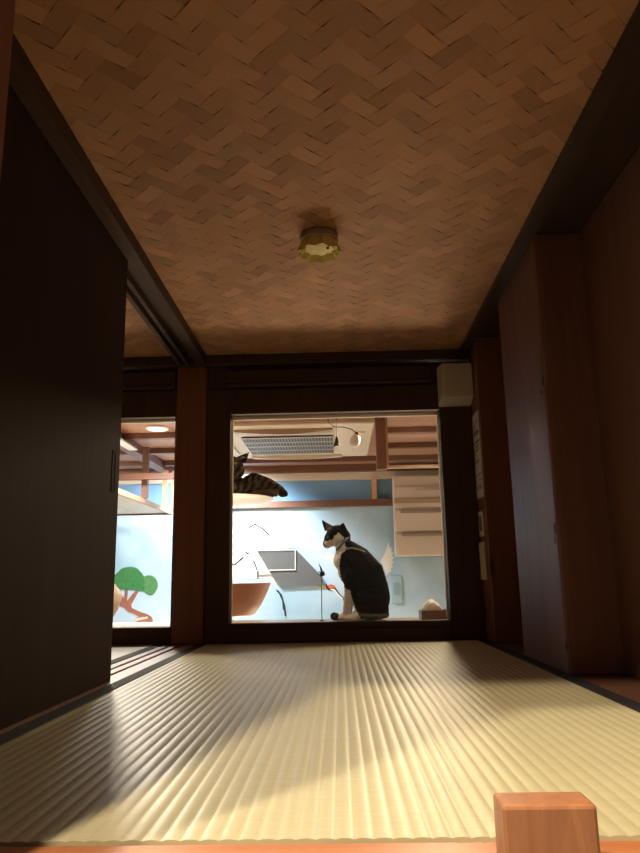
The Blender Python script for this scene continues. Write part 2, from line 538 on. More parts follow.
# post between the two windows, head beam, upper boards
struct('trim_10', bx(-.559, -.4535, 2.401, 2.468, .0002, .948, bev=.003), M_POST)
struct('trim_11', bx(-1.52, .470, 2.392, 2.47, .9485, .984, bev=.003), M_DARKV)
struct('wall_back', boxes([(-1.52, -.560, 2.425, Y1, .8625, .948), (-.453, .470, 2.425, Y1, .8625, .948),
                           (.470, .70, 2.403, Y1, -.034, 1.0)]), M_DARKV)
# long dark head rails above each window, with a lighter lower lip
def head_rail(x0, x1, label):
    t = thing('blind_rail', ((x0 + x1) / 2, 2.41, .866), label, 'rail', 'dark head rails above the windows')
    obj('rail_case', bx(x0, x1, 2.398, 2.4245, .880, .930, bev=.004, seg=2), M_DARK, t)
    obj('lower_lip', bx(x0, x1, 2.394, 2.4245, .866, .8795, bev=.004, seg=2), M_DARKY, t)
head_rail(-.385, .335, 'long dark wooden blind rail across the wall above the cat window')
head_rail(-1.25, -.565, 'dark wooden blind rail above the narrow window beyond the sliding door')

# cream box at the top right corner of the back wall
t = thing('wall_box', (.408, 2.41, .768), 'cream plastic box high on the back wall at the right of the window', 'box')
bm = bmesh.new()
pts = [(.366, 2.3405, .803), (.4685, 2.3405, .803), (.4685, 2.3405, .917), (.366, 2.3405, .917)]
back = [(.354, 2.3915, .776), (.4685, 2.3915, .776), (.4685, 2.3915, .919), (.354, 2.3915, .919)]
a = [bm.verts.new(p) for p in pts]; b = [bm.verts.new(p) for p in back]
bm.faces.new(a); bm.faces.new(b)
for i in range(4): bm.faces.new((a[i], a[(i + 1) % 4], b[(i + 1) % 4], b[i]))
bmesh.ops.bevel(bm, geom=list(bm.edges), offset=.004, segments=2, affect='EDGES')
obj('cover', bm, M_OFFW, t)
obj('back_plate', bx(.358, .467, 2.392, 2.4115, .780, .915), M_WHITE, t)

# paper notice and two switch plates on the side face of the corner post
t = thing('paper_notice', (.4695, 2.345, .452), 'tall white paper notice on the side of the corner post below the cream box', 'notice')
obj('sheet', bx(.4680, .4695, 2.290, 2.399, .452, .738), M_PAPER, t)
rn = random.Random(5)
bm = bmesh.new()
for k, z in enumerate((.708, .676, .668, .640, .625, .612, .575, .530, .512, .492, .484)):
    y = 2.304
    while y < 2.385:
        w = rn.uniform(.004, .011); h = rn.uniform(.003, .008)
        if rn.random() < .72:
            box(bm, .4674, .4681, y, min(y + w, 2.389), z - h / 2, z + h / 2)
        y += w + rn.uniform(.002, .006)
o = obj('printed_lines', bm, M_INK, t); o['label'] = 'grey lines of small print'
t = thing('switch_plate', (.4695, 2.36, .33), 'small narrow pale switch plate, upper of the two below the paper notice', 'switch')
obj('plate', bx(.4665, .4695, 2.322, 2.388, .328, .410, bev=.001), M_PAPER, t)
obj('rocker', bx(.4645, .4666, 2.338, 2.372, .345, .395, bev=.0008), M_INK, t)
t = thing('switch_plate', (.4695, 2.36, .19), 'bright cream switch plate, lower of the two below the paper notice', 'switch')
obj('plate', bx(.4615, .4695, 2.315, 2.390, .190, .310, bev=.002), M_SWITCH, t)
obj('rocker', bx(.4600, .4616, 2.335, 2.372, .215, .285, bev=.0007), M_SWITCH, t)

# ================================================================ CAT ROOM
struct('wall_far', bx(-3.0, 1.6, 5.0, 5.06, -.95, .9685), M_BLUEWALL)
struct('wall_far_left', bx(-3.06, -3.0, 2.47, 5.06, -.95, 1.0), M_BLUEWALL)
struct('wall_far_right', bx(1.6, 1.66, 2.47, 5.06, -.95, 1.0), M_BLUEWALL)
struct('floor_far', bx(-3.06, 1.66, 2.47, 5.06, -1.02, -.951), wood('pale_floor_wood', (.62, .48, .34), (.78, .63, .47), 'X', .5, scale=4))
struct('ceiling_far', bx(-3.06, 1.66, 2.47, 5.06, .99, 1.05), M_FCEIL)
struct('wall_near', boxes([(-3.06, -1.525, 2.42, 2.465, -.95, 1.0), (.705, 1.66, 2.42, 2.465, -.95, 1.0),
                           (-1.52, .70, 2.4145, 2.465, -.95, -.0005)]), M_PANEL)
for k, y in enumerate((2.75, 3.27, 3.72, 4.17, 4.62)):
    segs = [(-3.0, -1.225), (-1.145, -.70), (.245, 1.6)] if 3.3 < y < 4.5 else [(-3.0, -1.225), (-1.145, 1.6)]
    struct('trim_%d' % (12 + k), boxes([(a, b, y, y + .045, .958, .9895) for a, b in segs]), M_BEAM)
struct('trim_17', bx(-1.22, -1.15, 2.48, 4.9, .935, .9895), M_BEAMY)
struct('trim_18', bx(-3.0, 1.6, 4.945, 4.999, .938, .9895), M_BEAM)
struct('trim_19', bx(-3.0, 1.6, 4.970, 4.999, .885, .937), M_CREAM)
struct('trim_20', bx(-1.14, 1.6, 4.955, 4.999, .696, .740), M_BEAM)
struct('trim_21', bx(.238, .272, 4.950, 4.999, .741, .884), M_ORANGEPOST)
# hanging transom frame on the right
struct('trim_22', bx(.186, .232, 3.30, 3.35, .70, .957), M_BEAM)
ft = struct('window_3', boxes([(.233, .80, 3.31, 3.34, .706, .718), (.233, .243, 3.31, 3.34, .7185, .957)]), M_REVEAL)
obj('glass_pane', bx(.244, .80, 3.322, 3.326, .719, .957), M_GLASS, ft)
# left: lintel, cat walk plank on hangers
struct('trim_23', bx(-2.2, -.90, 3.90, 3.95, .765, .797), M_BEAM)
t = thing('cat_walk', (-1.35, 4.0, .60), 'wooden cat walk plank with pale underside running along the left to the far wall', 'shelf')
obj('plank', boxes([(-1.30, -1.11, 3.05, 4.66, .645, .658), (-1.505, -1.31, 3.05, 4.66, .645, .658), (-1.71, -1.515, 3.05, 4.66, .645, .658)]), M_WHITE, t)
obj('edge_strip', bx(-1.109, -1.090, 3.05, 4.66, .635, .662), M_ORANGEPOST, t)
obj('end_strip', bx(-1.71, -1.090, 4.661, 4.690, .635, .662), M_BEAM, t)
obj('hanger', bx(-1.108, -1.075, 3.953, 3.985, .663, .957), M_BEAM, t)
for x in (-1.150, -1.088):
    obj('hanger', bx(x - .016, x + .016, 4.665, 4.688, .663, .93), M_ORANGEPOST, t)
t = thing('ceiling_rail', (-1.22, 3.6, .90), 'pale bluish rail under the ceiling beam seen through the narrow window', 'rail')
obj('rail', bx(-1.165, -1.115, 2.9, 3.88, .925, .9345), M_WHITE, t)
# round downlight
t = thing('downlight', (-.935, 3.57, .985), 'round glowing downlight in the ceiling seen through the narrow window', 'ceiling light')
bm = lathe(bmesh.new(), [(0, .9895), (.062, .9895), (.062, .984), (.054, .982), (0, .982)], -.935, 3.60, 40)
obj('trim_ring', bm, M_WHITE, t, smooth=True, sharp=40)
bm = lathe(bmesh.new(), [(0, .9815), (.051, .9815), (.051, .979), (0, .979)], -.935, 3.60, 40)
obj('diffuser', bm, emit('downlight_glow', (1, .84, .77), 1.0), t)

# ------------------------------------------------ painting on the far wall
CROWN_BIG = [(-1.613, 0.237), (-1.577, 0.245), (-1.551, 0.266), (-1.521, 0.297), (-1.49, .306), (-1.458, 0.309), (-1.43, .305), (-1.407, 0.295), (-1.375, 0.263), (-1.36, 0.241), (-1.354, 0.193), (-1.357, 0.141), (-1.393, 0.143), (-1.438, 0.152), (-1.519, 0.154), (-1.609, 0.152)]
CROWN_SMALL = [(-1.36, 0.241), (-1.34, .248), (-1.32, 0.249), (-1.30, .243), (-1.283, 0.231), (-1.27, .213), (-1.262, 0.191), (-1.262, .17), (-1.267, 0.152), (-1.286, 0.122), (-1.307, 0.112), (-1.338, 0.123), (-1.357, 0.141), (-1.366, 0.158), (-1.363, 0.202)]
TRUNK = [(-1.542, 0.057), (-1.525, 0.080), (-1.518, 0.130), (-1.494, 0.095), (-1.488, 0.16), (-1.469, 0.16), (-1.473, 0.078), (-1.42, 0.143), (-1.393, 0.143), (-1.443, 0.051), (-1.438, 0.03), (-1.388, 0.007), (-1.325, -0.015), (-1.297, -0.033), (-1.288, -0.059), (-1.301, -0.071), (-1.408, -0.067), (-1.386, -0.053), (-1.413, -0.040), (-1.387, -0.027), (-1.432, -0.005), (-1.464, 0.004), (-1.487, 0.03), (-1.51, 0.039)]
TRUNKPALE = [(-1.42, -0.041), (-1.386, -0.035), (-1.323, -0.029), (-1.327, -0.043), (-1.368, -0.051), (-1.399, -0.055)]
WING_R = [(0.323, 0.216), (0.285, 0.321), (0.31, 0.356), (0.33, 0.402), (0.343, 0.443), (0.35, 0.402), (0.366, 0.408), (0.361, 0.373), (0.38, 0.372), (0.363, 0.349), (0.383, 0.34), (0.36, 0.32), (0.379, 0.305), (0.355, 0.291), (0.37, 0.273), (0.348, 0.262), (0.359, 0.248), (0.341, 0.239)]
WING_L = [(0.01, 0.222), (-0.019, 0.28), (-0.059, 0.322), (-0.142, 0.353), (-0.13, 0.362), (-0.077, 0.354), (-0.047, 0.333), (-0.094, 0.375), (-0.076, 0.381), (-0.035, 0.357), (0.03, 0.30), (.06, .22)]
NECK = [(-0.1, 0.177), (-0.087, 0.154), (-0.063, 0.163), (-0.034, 0.142), (0.001, 0.095), (0.029, 0.069), (0.023, 0.054), (-0.012, 0.084), (-0.046, 0.119), (-0.081, 0.125), (-0.099, 0.148)]
FACE = [(-.075, .132), (-.04, .135), (-.012, .098), (.022, .066), (.012, .062), (-.02, .086), (-.045, .118)]
CAP = [(-0.087, 0.157), (-0.06, 0.165), (-0.037, 0.155), (-0.04, 0.139), (-0.063, 0.136), (-0.081, 0.14)]
BEAK = [(-0.163, 0.159), (-0.099, 0.151), (-0.089, 0.133), (-0.101, 0.133)]
CRL_WING = [(-1.0, .55), (-0.759, 0.575), (-0.679, 0.573), (-0.6, 0.585), (-0.528, 0.551), (-0.488, 0.505), (-0.515, 0.492), (-0.456, 0.452), (-0.489, 0.433), (-0.404, 0.387), (-0.365, 0.322), (-0.391, 0.297), (-0.359, 0.258), (-0.392, 0.246), (-0.366, 0.207), (-0.405, 0.151), (-0.457, 0.184), (-0.561, 0.217), (-.75, .20), (-1.0, .25)]
LINES = [[(-0.80, 0.30), (-.756, .310), (-0.724, 0.313), (-0.668, 0.36)], [(-0.633, 0.562), (-0.587, 0.586), (-0.528, 0.548), (-0.490, 0.509)],
         [(-0.438, 0.133), (-0.405, 0.100), (-0.385, .03), (-0.377, -0.043)], [(-0.568, 0.217), (-0.567, 0.262), (-0.597, 0.334)],
         [(-.425, .128), (-.395, .06), (-.39, 0)], [(-.66, .40), (-.64, .385), (-.625, .39)], [(-.40, .30), (-.43, .29), (-.45, .25)]]
def painted(name, pts, mat, parent, lift=0):
    return obj(name, slab_xz(bmesh.new(), pts, 4.9990 - .0016 - lift, 4.9998 - lift), mat, parent)
t = thing('pine_painting', (-1.4, 4.9995, -.07), 'painted green pine tree with leaning brown trunk on the pale wall at left', 'wall painting')
painted('trunk', TRUNK, M_TRUNK, t); painted('trunk_cut', TRUNKPALE, M_TRUNKP, t, .002)
painted('foliage', CROWN_BIG, M_GREEN, t, .002); painted('foliage', CROWN_SMALL, M_GREEN2, t)
t = thing('crane_painting', (.1, 4.9995, .05), 'painted crane with white wings and red cap on the wall behind the seated cat', 'wall painting')
painted('wing', WING_R, M_WINGW, t); painted('wing', WING_L, M_WINGW, t)
painted('neck', NECK, M_PBLACK, t); painted('throat', FACE, M_WINGW, t, .0025); painted('red_cap', CAP, M_PRED, t, .005); painted('beak', BEAK, M_PYEL, t, .002)
t = thing('crane_painting', (-.6, 4.9995, .05), 'painted white crane wing with thin black outlines on the wall above the brown bowl', 'wall painting')
painted('wing', CRL_WING, M_WINGW, t)
for L in LINES:
    obj('outline', tube(bmesh.new(), [(x, 4.9968, z) for x, z in L], .0055, 6), M_PBLACK, t)
# grey shade on the wall, built as an added translucent sheet with pale outline
SHADEP = [(-0.574, 0.407), (-0.312, 0.413), (-0.293, 0.397), (-0.145, 0.241), (-0.102, 0.162), (-0.405, 0.155), (-0.45, 0.203)]
def shade_sheet_mat():
    m, t, p = nt('shade_sheet_grey')
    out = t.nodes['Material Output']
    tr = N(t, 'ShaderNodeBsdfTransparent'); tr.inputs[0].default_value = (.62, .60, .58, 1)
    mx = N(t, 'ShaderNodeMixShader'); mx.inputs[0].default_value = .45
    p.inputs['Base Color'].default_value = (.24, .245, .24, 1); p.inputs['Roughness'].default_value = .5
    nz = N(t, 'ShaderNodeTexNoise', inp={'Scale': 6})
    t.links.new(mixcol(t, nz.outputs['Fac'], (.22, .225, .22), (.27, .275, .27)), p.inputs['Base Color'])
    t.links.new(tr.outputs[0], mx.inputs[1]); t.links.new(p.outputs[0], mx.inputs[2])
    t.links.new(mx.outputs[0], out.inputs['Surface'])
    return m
M_SHADE = shade_sheet_mat()
t = thing('shade_sheet', (-.33, 4.99, .155), 'grey slanted shade on the wall between the bowl and the seated cat, built as a translucent sheet', 'panel')
obj('sheet', slab_xz(bmesh.new(), SHADEP, 4.978, 4.982), M_SHADE, t)
obj('sheet_outline', boxes([(-.571, -.302, 4.968, 4.976, .400, .406), (-.571, -.302, 4.968, 4.976, .264, .270), (-.308, -.302, 4.968, 4.976, .2701, .3999)]), M_WHITE, t)
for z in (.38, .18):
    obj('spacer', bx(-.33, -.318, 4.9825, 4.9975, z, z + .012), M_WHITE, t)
# socket plate low on the wall
t = thing('wall_socket', (.385, 4.995, .025), 'pale blue socket plate low on the wall just right of the seated cat', 'socket')
obj('plate', bx(.348, .424, 4.990, 4.9995, .028, .216, bev=.003), plain('pale_blue_plate', (.38, .55, .60), .5, .04), t)
obj('socket_insert', bx(.366, .406, 4.986, 4.9898, .085, .165, bev=.001), plain('pale_grey_insert', (.28, .42, .46), .5, .04), t)

# cream cabinet with three slots
t = thing('wall_cabinet', (.56, 4.9, .342), 'cream wall cabinet with dark horizontal slots on the wall at right', 'cabinet')
obj('body', bx(.380, .82, 4.85, 4.954, .342, .884, bev=.003), M_CREAM, t)
for z in (.340, .50, .66):
    for_x = (.388, .815)
    obj('drawer_front', bx(for_x[0], for_x[1], 4.838, 4.8495, z + .006, z + .148, bev=.002), M_CREAM, t)
obj('cross_rail', bx(.380, .82, 4.829, 4.8375, .694, .728, bev=.002), plain('tan_rail', (.42, .30, .20), .5, .05), t)
for z, x in ((.484, .42), (.640, .42)):
    obj('slot_handle', bx(x, .80, 4.828, 4.8375, z - .012, z + .010, bev=.002), M_CREAMD, t)

o = obj('slot_handle', bx(.53, .80, 4.833, 4.8375, .778, .790, bev=.001), plain('pale_slot', (.55, .46, .35), .6, .05), t); o['label'] = 'faint upper slot'
# ------------------------------------------------ ceiling air conditioner
t = thing('air_conditioner', (-.245, 3.88, .93), 'cream ceiling air conditioner with dark square grille above the cats', 'air conditioner')
bm = bx(-.675, .190, 3.41, 4.36, .945, .9885, bev=.010, seg=2)
obj('panel', bm, M_CREAM, t)
obj('intake_recess', bx(-.505, -.020, 3.68, 4.17, .938, .9445), M_GRILLE, t)
bm = bmesh.new()
n = 30
for k in range(n + 1):
    x = -.505 + .485 * k / n
    box(bm, x - .0022, x + .0022, 3.68, 4.17, .9355, .9379)
for k in range(5):
    y = 3.68 + .49 * k / 4
    box(bm, -.508, -.017, y - .015, y + .015, .9350, .9378)
obj('grille', bm, M_GRILLEB, t)
def flap(x0, x1, y0, y1):
    bm = bmesh.new()
    m = 10
    top = []; low = []
    alongx = (x1 - x0) > (y1 - y0)
    for i in range(m + 1):
        s = i / m; bow = .010 + .018 * math.sin(PI * s)
        if alongx:
            x = x0 + (x1 - x0) * s; A = [(x, y0, .9445), (x, y0, .9445 - bow), (x, y1, .9445 - bow * .5), (x, y1, .9445)]
        else:
            y = y0 + (y1 - y0) * s; A = [(x0, y, .9445), (x0, y, .9445 - bow), (x1, y, .9445 - bow * .5), (x1, y, .9445)]
        top.append([bm.verts.new(p) for p in A])
    for A, B in zip(top, top[1:]):
        for i in range(4): bm.faces.new((A[i], A[(i + 1) % 4], B[(i + 1) % 4], B[i]))
    bm.faces.new(top[0]); bm.faces.new(top[-1])
    return bm
o = obj('air_flap', flap(-.52, -.02, 3.49, 3.58), M_FLAP, t, smooth=True, sharp=30); o['label'] = 'tan open air flap'
obj('air_flap', flap(-.52, .03, 4.27, 4.35), M_CREAM, t, smooth=True, sharp=30)
obj('air_flap', flap(.09, .15, 3.60, 4.20), M_CREAM, t, smooth=True, sharp=30)
obj('air_flap', flap(-.64, -.58, 3.60, 4.20), M_CREAM, t, smooth=True, sharp=30)

# little pendants
t = thing('pendant_lamp', (.001, 3.0, .757), 'tiny black cone pendant with white inside on a thin cord behind the window', 'pendant')
obj('cord', tube(bmesh.new(), [(.001, 3.0, .9885), (.001, 3.0, .80)], .0016, 6), M_BLACK, t)
obj('shade', lathe(bmesh.new(), [(.003, .801), (.0055, .795), (.016, .757), (.014, .757), (.003, .79)], .001, 3.0, 20), M_BLACK, t, smooth=True, sharp=40)
obj('reflector', lathe(bmesh.new(), [(0, .778), (.0095, .766), (.0120, .756), (0, .757)], .004, 2.996, 16), M_WHITE, t, smooth=True)
t = thing('spotlight', (.079, 3.0, .75), 'white rounded spotlight on a curved black cord below the air conditioner', 'spotlight')
obj('cord', tube(bmesh.new(), [(-.04, 3.02, .9885), (-.035, 3.02, .87), (-.01, 3.01, .846), (.03, 3.0, .842), (.065, 3.0, .832), (.088, 3.0, .812)], .0018, 6), M_BLACK, t)
bm = bmesh.new()
bmesh.ops.create_uvsphere(bm, u_segments=24, v_segments=14, radius=1, matrix=Matrix.Translation((.079, 3.0, .780)) @ Matrix.Rotation(.25, 4, 'Y') @ Matrix.Diagonal((.023, .023, .031, 1)))
obj('housing', bm, M_WHITE, t, smooth=True)
obj('cap', lathe(bmesh.new(), [(0, .818), (.007, .816), (.012, .804), (.010, .800), (0, .800)], .088, 3.0, 16), M_GRILLE, t, smooth=True, sharp=40)

# -------------------------------------------------- ledge outside the glass
struct('trim_24', bx(-1.52, .70, 2.4635, 2.74, .0, .0555, bev=.003), plain('pale_ledge', (.26, .20, .16), .35, .05))

# tissue box
t = thing('tissue_box', (.333, 2.60, .056), 'low brown wooden box with crumpled white tissue at the right of the window ledge', 'box')
bm = boxes([(.281, .385, 2.56, 2.566, .056, .087), (.281, .385, 2.644, 2.65, .056, .087), (.281, .287, 2.566, 2.644, .056, .087), (.379, .385, 2.566, 2.644, .056, .087), (.287, .379, 2.566, 2.644, .056, .060)])
obj('wooden_tray', bm, M_BEAM, t)
bm = bmesh.new()
bmesh.ops.create_icosphere(bm, subdivisions=4, radius=1)
rr = random.Random(2)
ph = [(Vector((rr.uniform(-1, 1), rr.uniform(-1, 1), rr.uniform(-1, 1))).normalized(), rr.uniform(3, 8), rr.uniform(0, 6)) for _ in range(8)]
for v in bm.verts:
    d = v.co.normalized(); s = 1 + sum(.055 * abs(math.sin(a.dot(d) * f + p)) for a, f, p in ph) - .12
    zz = d.z * s
    v.co = Vector((.322 + d.x * s * .034 * (1 - .45 * max(0, zz)), 2.605 + d.y * s * .030, .088 + zz * .031 if zz > 0 else .088 + zz * .024))
obj('tissue', bm, plain('tissue_paper', (.82, .76, .66), .9, .04, 40), t, smooth=True)

# feather wand
t = thing('feather_wand', (-.068, 2.62, .0555), 'thin upright cat wand with black feather tip on the ledge left of the seated cat', 'cat toy')
obj('stem', tube(bmesh.new(), [(-.068, 2.62, .0585), (-.0665, 2.62, .215)], .0017, 8), plain('wand_stem', (.10, .17, .20), .4), t)
obj('foot', lathe(bmesh.new(), [(0, .0557), (.008, .0557), (.007, .058), (0, .060)], -.068, 2.62, 16), M_BLACK, t)
bm = bmesh.new()
for (dx, dz, yy) in ((-.010, .050, 0), (-.004, .035, .004), (.011, .014, -.003), (-.013, .010, .003), (.008, .022, .004), (-.011, .020, -.004)):
    b0 = Vector((-.0665, 2.62, .210)); tip = b0 + Vector((dx, yy, dz))
    mid = (b0 + tip) / 2 + Vector((.005, 0, 0))
    tube(bm, [b0, mid, tip], [.0015, .0038, .0006], 6)
obj('feather', bm, plain('dark_feather', (.012, .02, .022), .8, .2), t, smooth=True)

# ---------------------------------------------------- cat tower (left side)
TX, TY = -.475, 3.0
t = thing('cat_tower', (TX, TY, -.95), 'cat tower with brown wooden bowl below and white dish above, at the left window edge', 'cat tower')
obj('pole', tube(bmesh.new(), [(TX, TY, -.93), (TX, TY, .5275)], .016, 20), M_ORANGEPOST, t, smooth=True, sharp=40)
obj('base', lathe(bmesh.new(), [(0, -.9505), (.20, -.9505), (.20, -.93), (0, -.93)], TX, TY, 40), M_BEAM, t)
prof = [(.02, .060), (.105, .060), (.122, .066), (.150, .105), (.172, .150), (.189, .190), (.181, .190), (.163, .150), (.14, .108), (.112, .076), (.02, .072)]
bm = lathe(bmesh.new(), prof, TX, TY, 56)
o = obj('bowl', bm, M_BOWL, t, smooth=True, sharp=35); o['label'] = 'brown wooden bowl with sloping sides'
prof = [(.02, .527), (.09, .527), (.15, .530), (.19, .534), (.205, .540), (.20, .5415), (.17, .5385), (.12, .538), (.02, .5375)]
bm = lathe(bmesh.new(), prof, TX, TY, 56)
o = obj('dish', bm, M_WHITE, t, smooth=True, sharp=50); o['label'] = 'shallow white dish under the tabby cat'
# second tower glimpsed at the edge of the sliding door
UX, UY = -1.36, 4.0
t = thing('cat_tower', (UX, UY, -.95), 'tan rounded cat bowl half hidden by the sliding door edge, beside the painted pine', 'cat tower')
obj('pole', tube(bmesh.new(), [(UX, UY, -.93), (UX, UY, -.03)], .016, 20), M_ORANGEPOST, t, smooth=True, sharp=40)
obj('base', lathe(bmesh.new(), [(0, -.9505), (.20, -.9505), (.20, -.93), (0, -.93)], UX, UY, 40), M_BEAM, t)
prof = [(0, -.03), (.06, -.028), (.095, .0), (.125, .05), (.142, .10), (.149, .135), (.13, .165), (.105, .195), (.098, .192), (.125, .14), (.12, .09), (.08, .0), (0, -.015)]
bm = lathe(bmesh.new(), prof, UX, UY, 48)
obj('bowl', bm, wood('tan_bowl_wood', (.36, .21, .10), (.55, .36, .19), 'X', .5, scale=4), t, smooth=True, sharp=50)

# ===================================================================== CATS
def capsule(bm, a, b, ra, rb, n=8):
    a = Vector(a); b = Vector(b)
    L = (b - a).length
    st = max(2, int(L / (min(ra, rb) * .35)) + 1)
    for i in range(st + 1):
        s = i / st
        bmesh.ops.create_icosphere(bm, subdivisions=2, radius=ra + (rb - ra) * s, matrix=Matrix.Translation(a.lerp(b, s)))

def ell(bm, c, r, rot=(0, 0, 0)):
    from mathutils import Euler
    bmesh.ops.create_icosphere(bm, subdivisions=3, radius=1,
                               matrix=Matrix.Translation(c) @ Euler(rot).to_matrix().to_4x4() @ Matrix.Diagonal((*r, 1)))

def ear(bm, base, tip, w, th, side):
    """cupped triangular ear, thick enough to remesh"""
    base = Vector(base); tip = Vector(tip); side = Vector(side).normalized()
    ax = tip - base
    nrm = ax.cross(side).normalized()
    st = 12
    for i in range(st + 1):
        s = i / st
        hw = w * (1 - s) ** .85
        for q in range(-3, 4):
            c = base + ax * s + side * hw * q / 3 + nrm * (th * 1.3 * (q / 3) ** 2)
            bmesh.ops.create_icosphere(bm, subdivisions=1, radius=max(th * (1 - .45 * s), .0017), matrix=Matrix.Translation(c))

def fuse(name, bm, vox, mat, colour, parent, smooth_it=4):
    """voxel-fuse the overlapping volumes into one continuous skin, colour it per corner"""
    me = bpy.data.meshes.new(name + '_src'); bm.to_mesh(me); bm.free()
    o = bpy.data.objects.new(name + '_src', me); COL.objects.link(o)
    r = o.modifiers.new('r', 'REMESH'); r.mode = 'VOXEL'; r.voxel_size = vox
    s = o.modifiers.new('s', 'SMOOTH'); s.factor = .5; s.iterations = smooth_it
    dg = bpy.context.evaluated_depsgraph_get(); dg.update()
    m2 = bpy.data.meshes.new_from_object(o.evaluated_get(dg))
    bpy.data.objects.remove(o); bpy.data.meshes.remove(me)
    at = m2.color_attributes.new('Col', 'FLOAT_COLOR', 'POINT')
    for i, v in enumerate(m2.vertices):
        at.data[i].color = (*colour(v.co), 1)
    b2 = bmesh.new(); b2.from_mesh(m2); bpy.data.meshes.remove(m2)
    return obj(name, b2, mat, parent, smooth=True)

def inside(p, poly):
    x, y = p; c = False
    for (x1, y1), (x2, y2) in zip(poly, poly[1:] + poly[:1]):
        if (y1 > y) != (y2 > y) and x < (x2 - x1) * (y - y1) / (y2 - y1) + x1: c = not c
    return c
M_FUR = vcol('short_fur', rough=1.0)
M_FUR.node_tree.nodes['Principled BSDF'].inputs['Specular IOR Level'].default_value = .085
M_COLLAR = plain('grey_collar', (.17, .175, .19), .6)

# --- seated black and white cat; its own plan: u along the body (head end negative), h up, d depth, in units of 3.51 mm
K = .00358
CX, CY, CZ = .0035, 2.595, .0558
def P(u, h, d=0): return (CX + (u - 341) * K, CY + d * K, CZ + (619 - h) * K)
bm = bmesh.new()
def E(u, h, d, ru, rd, rh, tilt=0): ell(bm, P(u, h, d), (ru * K, rd * K, rh * K), (0, tilt, 0))
def C(a, b, ra, rb): capsule(bm, P(*a), P(*b), ra * K, rb * K)
E(370.5, 597, 0, 19.0, 18, 21)                 # rump
E(372, 608.5, 0, 16.0, 18.5, 10.2)
C((370, 591, 0), (366, 575, 0), 19.3, 19.0)    # trunk
C((366, 575, 0), (359, 563, 0), 19.0, 16.0)
C((359, 563, 0), (352, 553, 0), 16.0, 11.0)
E(350, 571, 0, 12.0, 13, 16, -.25)                # chest
E(344.5, 560, 0, 10.8, 11, 11.5)
C((352, 553, 0), (345, 547, 0), 11.0, 9.0)    # neck
E(338.6, 534.6, 0, 11.6, 10.6, 9.6)                # skull
E(343, 537, 0, 9.0, 9.6, 8.5)
E(333.0, 538.8, 0, 8.3, 8.8, 7.8)                  # face
E(328.2, 543.2, 0, 4.9, 5.2, 4.2)                # muzzle
E(328.2, 545.8, 0, 4.2, 4.2, 2.6)                # chin
ear(bm, P(331.6, 528.2, 4.2), P(323.4, 519.0, 6.4), 5.6 * K, .0036, (1, .45, .30))
ear(bm, P(343.5, 530.5, -6.0), P(344.6, 523.6, -8.6), 5.8 * K, .0028, (1, -.25, -.45))
for d in (-8.5, 6.5):                            # fore legs
    C((350, 574, d), (350, 590, d), 7.2, 6.2)
    C((350, 590, d), (346.2, 612, d), 5.8, 4.6)
    E(342.6, 615.6, d - .3, 6.2, 4.4, 3.4)
    for q in (-2.2, 0, 2.2):
        E(338.0, 616.4, d + q, 2.6, 1.5, 2.3)
for d, s in ((-12.5, 1), (12.5, -1)):            # thighs and hind feet
    E(369, 603, d, 16.5, 8, 16, .25)
    C((360, 612, d - s), (350, 616, d - 2 * s), 5, 3.6)
    E(351, 616.2, d - 2 * s, 7.5, 4.2, 3.0)
# tail: round the far side, tip past the fore paws
tp = [(385, 614, 10), (379, 616, 20), (362, 616, 24), (348, 616, 19), (338, 615.6, 11), (334, 615.4, 5)]
for a, b in zip(tp, tp[1:]):
    C(a, b, 3.8, 3.6)
E(333.6, 614.8, 3, 4.2, 4, 4)
DARK = (.014, .012, .011); WHITE = (.70, .60, .50); PINKISH = (.24, .15, .125)
CHEEK = [(320, 541.5), (326, 541), (333, 540.5), (336.5, 536), (339.5, 533.5), (344, 537), (346.0, 541), (345.6, 545), (347.6, 549), (341.5, 555), (339.5, 566), (341, 577), (345, 588), (349.5, 589.5), (352, 600), (354, 606), (358, 614), (361, 622), (337.5, 622), (337.5, 612), (343, 600), (341, 585), (320, 570)]
NAPE = [(350.2, 547.4), (357, 545.8), (364, 551), (371, 555.0), (373, 553.0), (366, 546), (356, 542), (352, 544.2)]
STRIPE = [(346.5, 548.6), (352, 547.6), (359, 549.2), (366, 552.2), (366, 553.0), (358, 550.6), (352, 549.4), (346.5, 551)]
def tux(co):
    u = 341 + (co.x - CX) / K; h = 619 - (co.z - CZ) / K; d = (co.y - CY) / K
    u += .5 * math.sin(h * 1.9) ; h2 = h + .5 * math.sin(u * 1.7 + d)
    c = DARK
    if inside((u, h2), CHEEK): c = WHITE
    if inside((u, h), STRIPE): c = (.24, .21, .18)
    if u < 338.2 and h > 610 and 1.0 < d: c = DARK                     # tail tip
    if d > 13 and h > 609: c = DARK                                     # tail
    if u < 325.4 and h < 545.2 and h > 541.0: c = PINKISH               # nose
    if u < 327 and 545.6 < h < 546.6: c = (.28, .19, .16)               # mouth line
    if h < 529.5 and u < 332 and d < 6.2 and u > 326.5: c = (.14, .085, .070)   # inner ear
    return c
cat = thing('cat', (CX + .06, CY, CZ), 'black and white cat sitting upright on the window ledge, facing left', 'cat')
fuse('body', bm, .0026, M_FUR, tux, cat, 3)
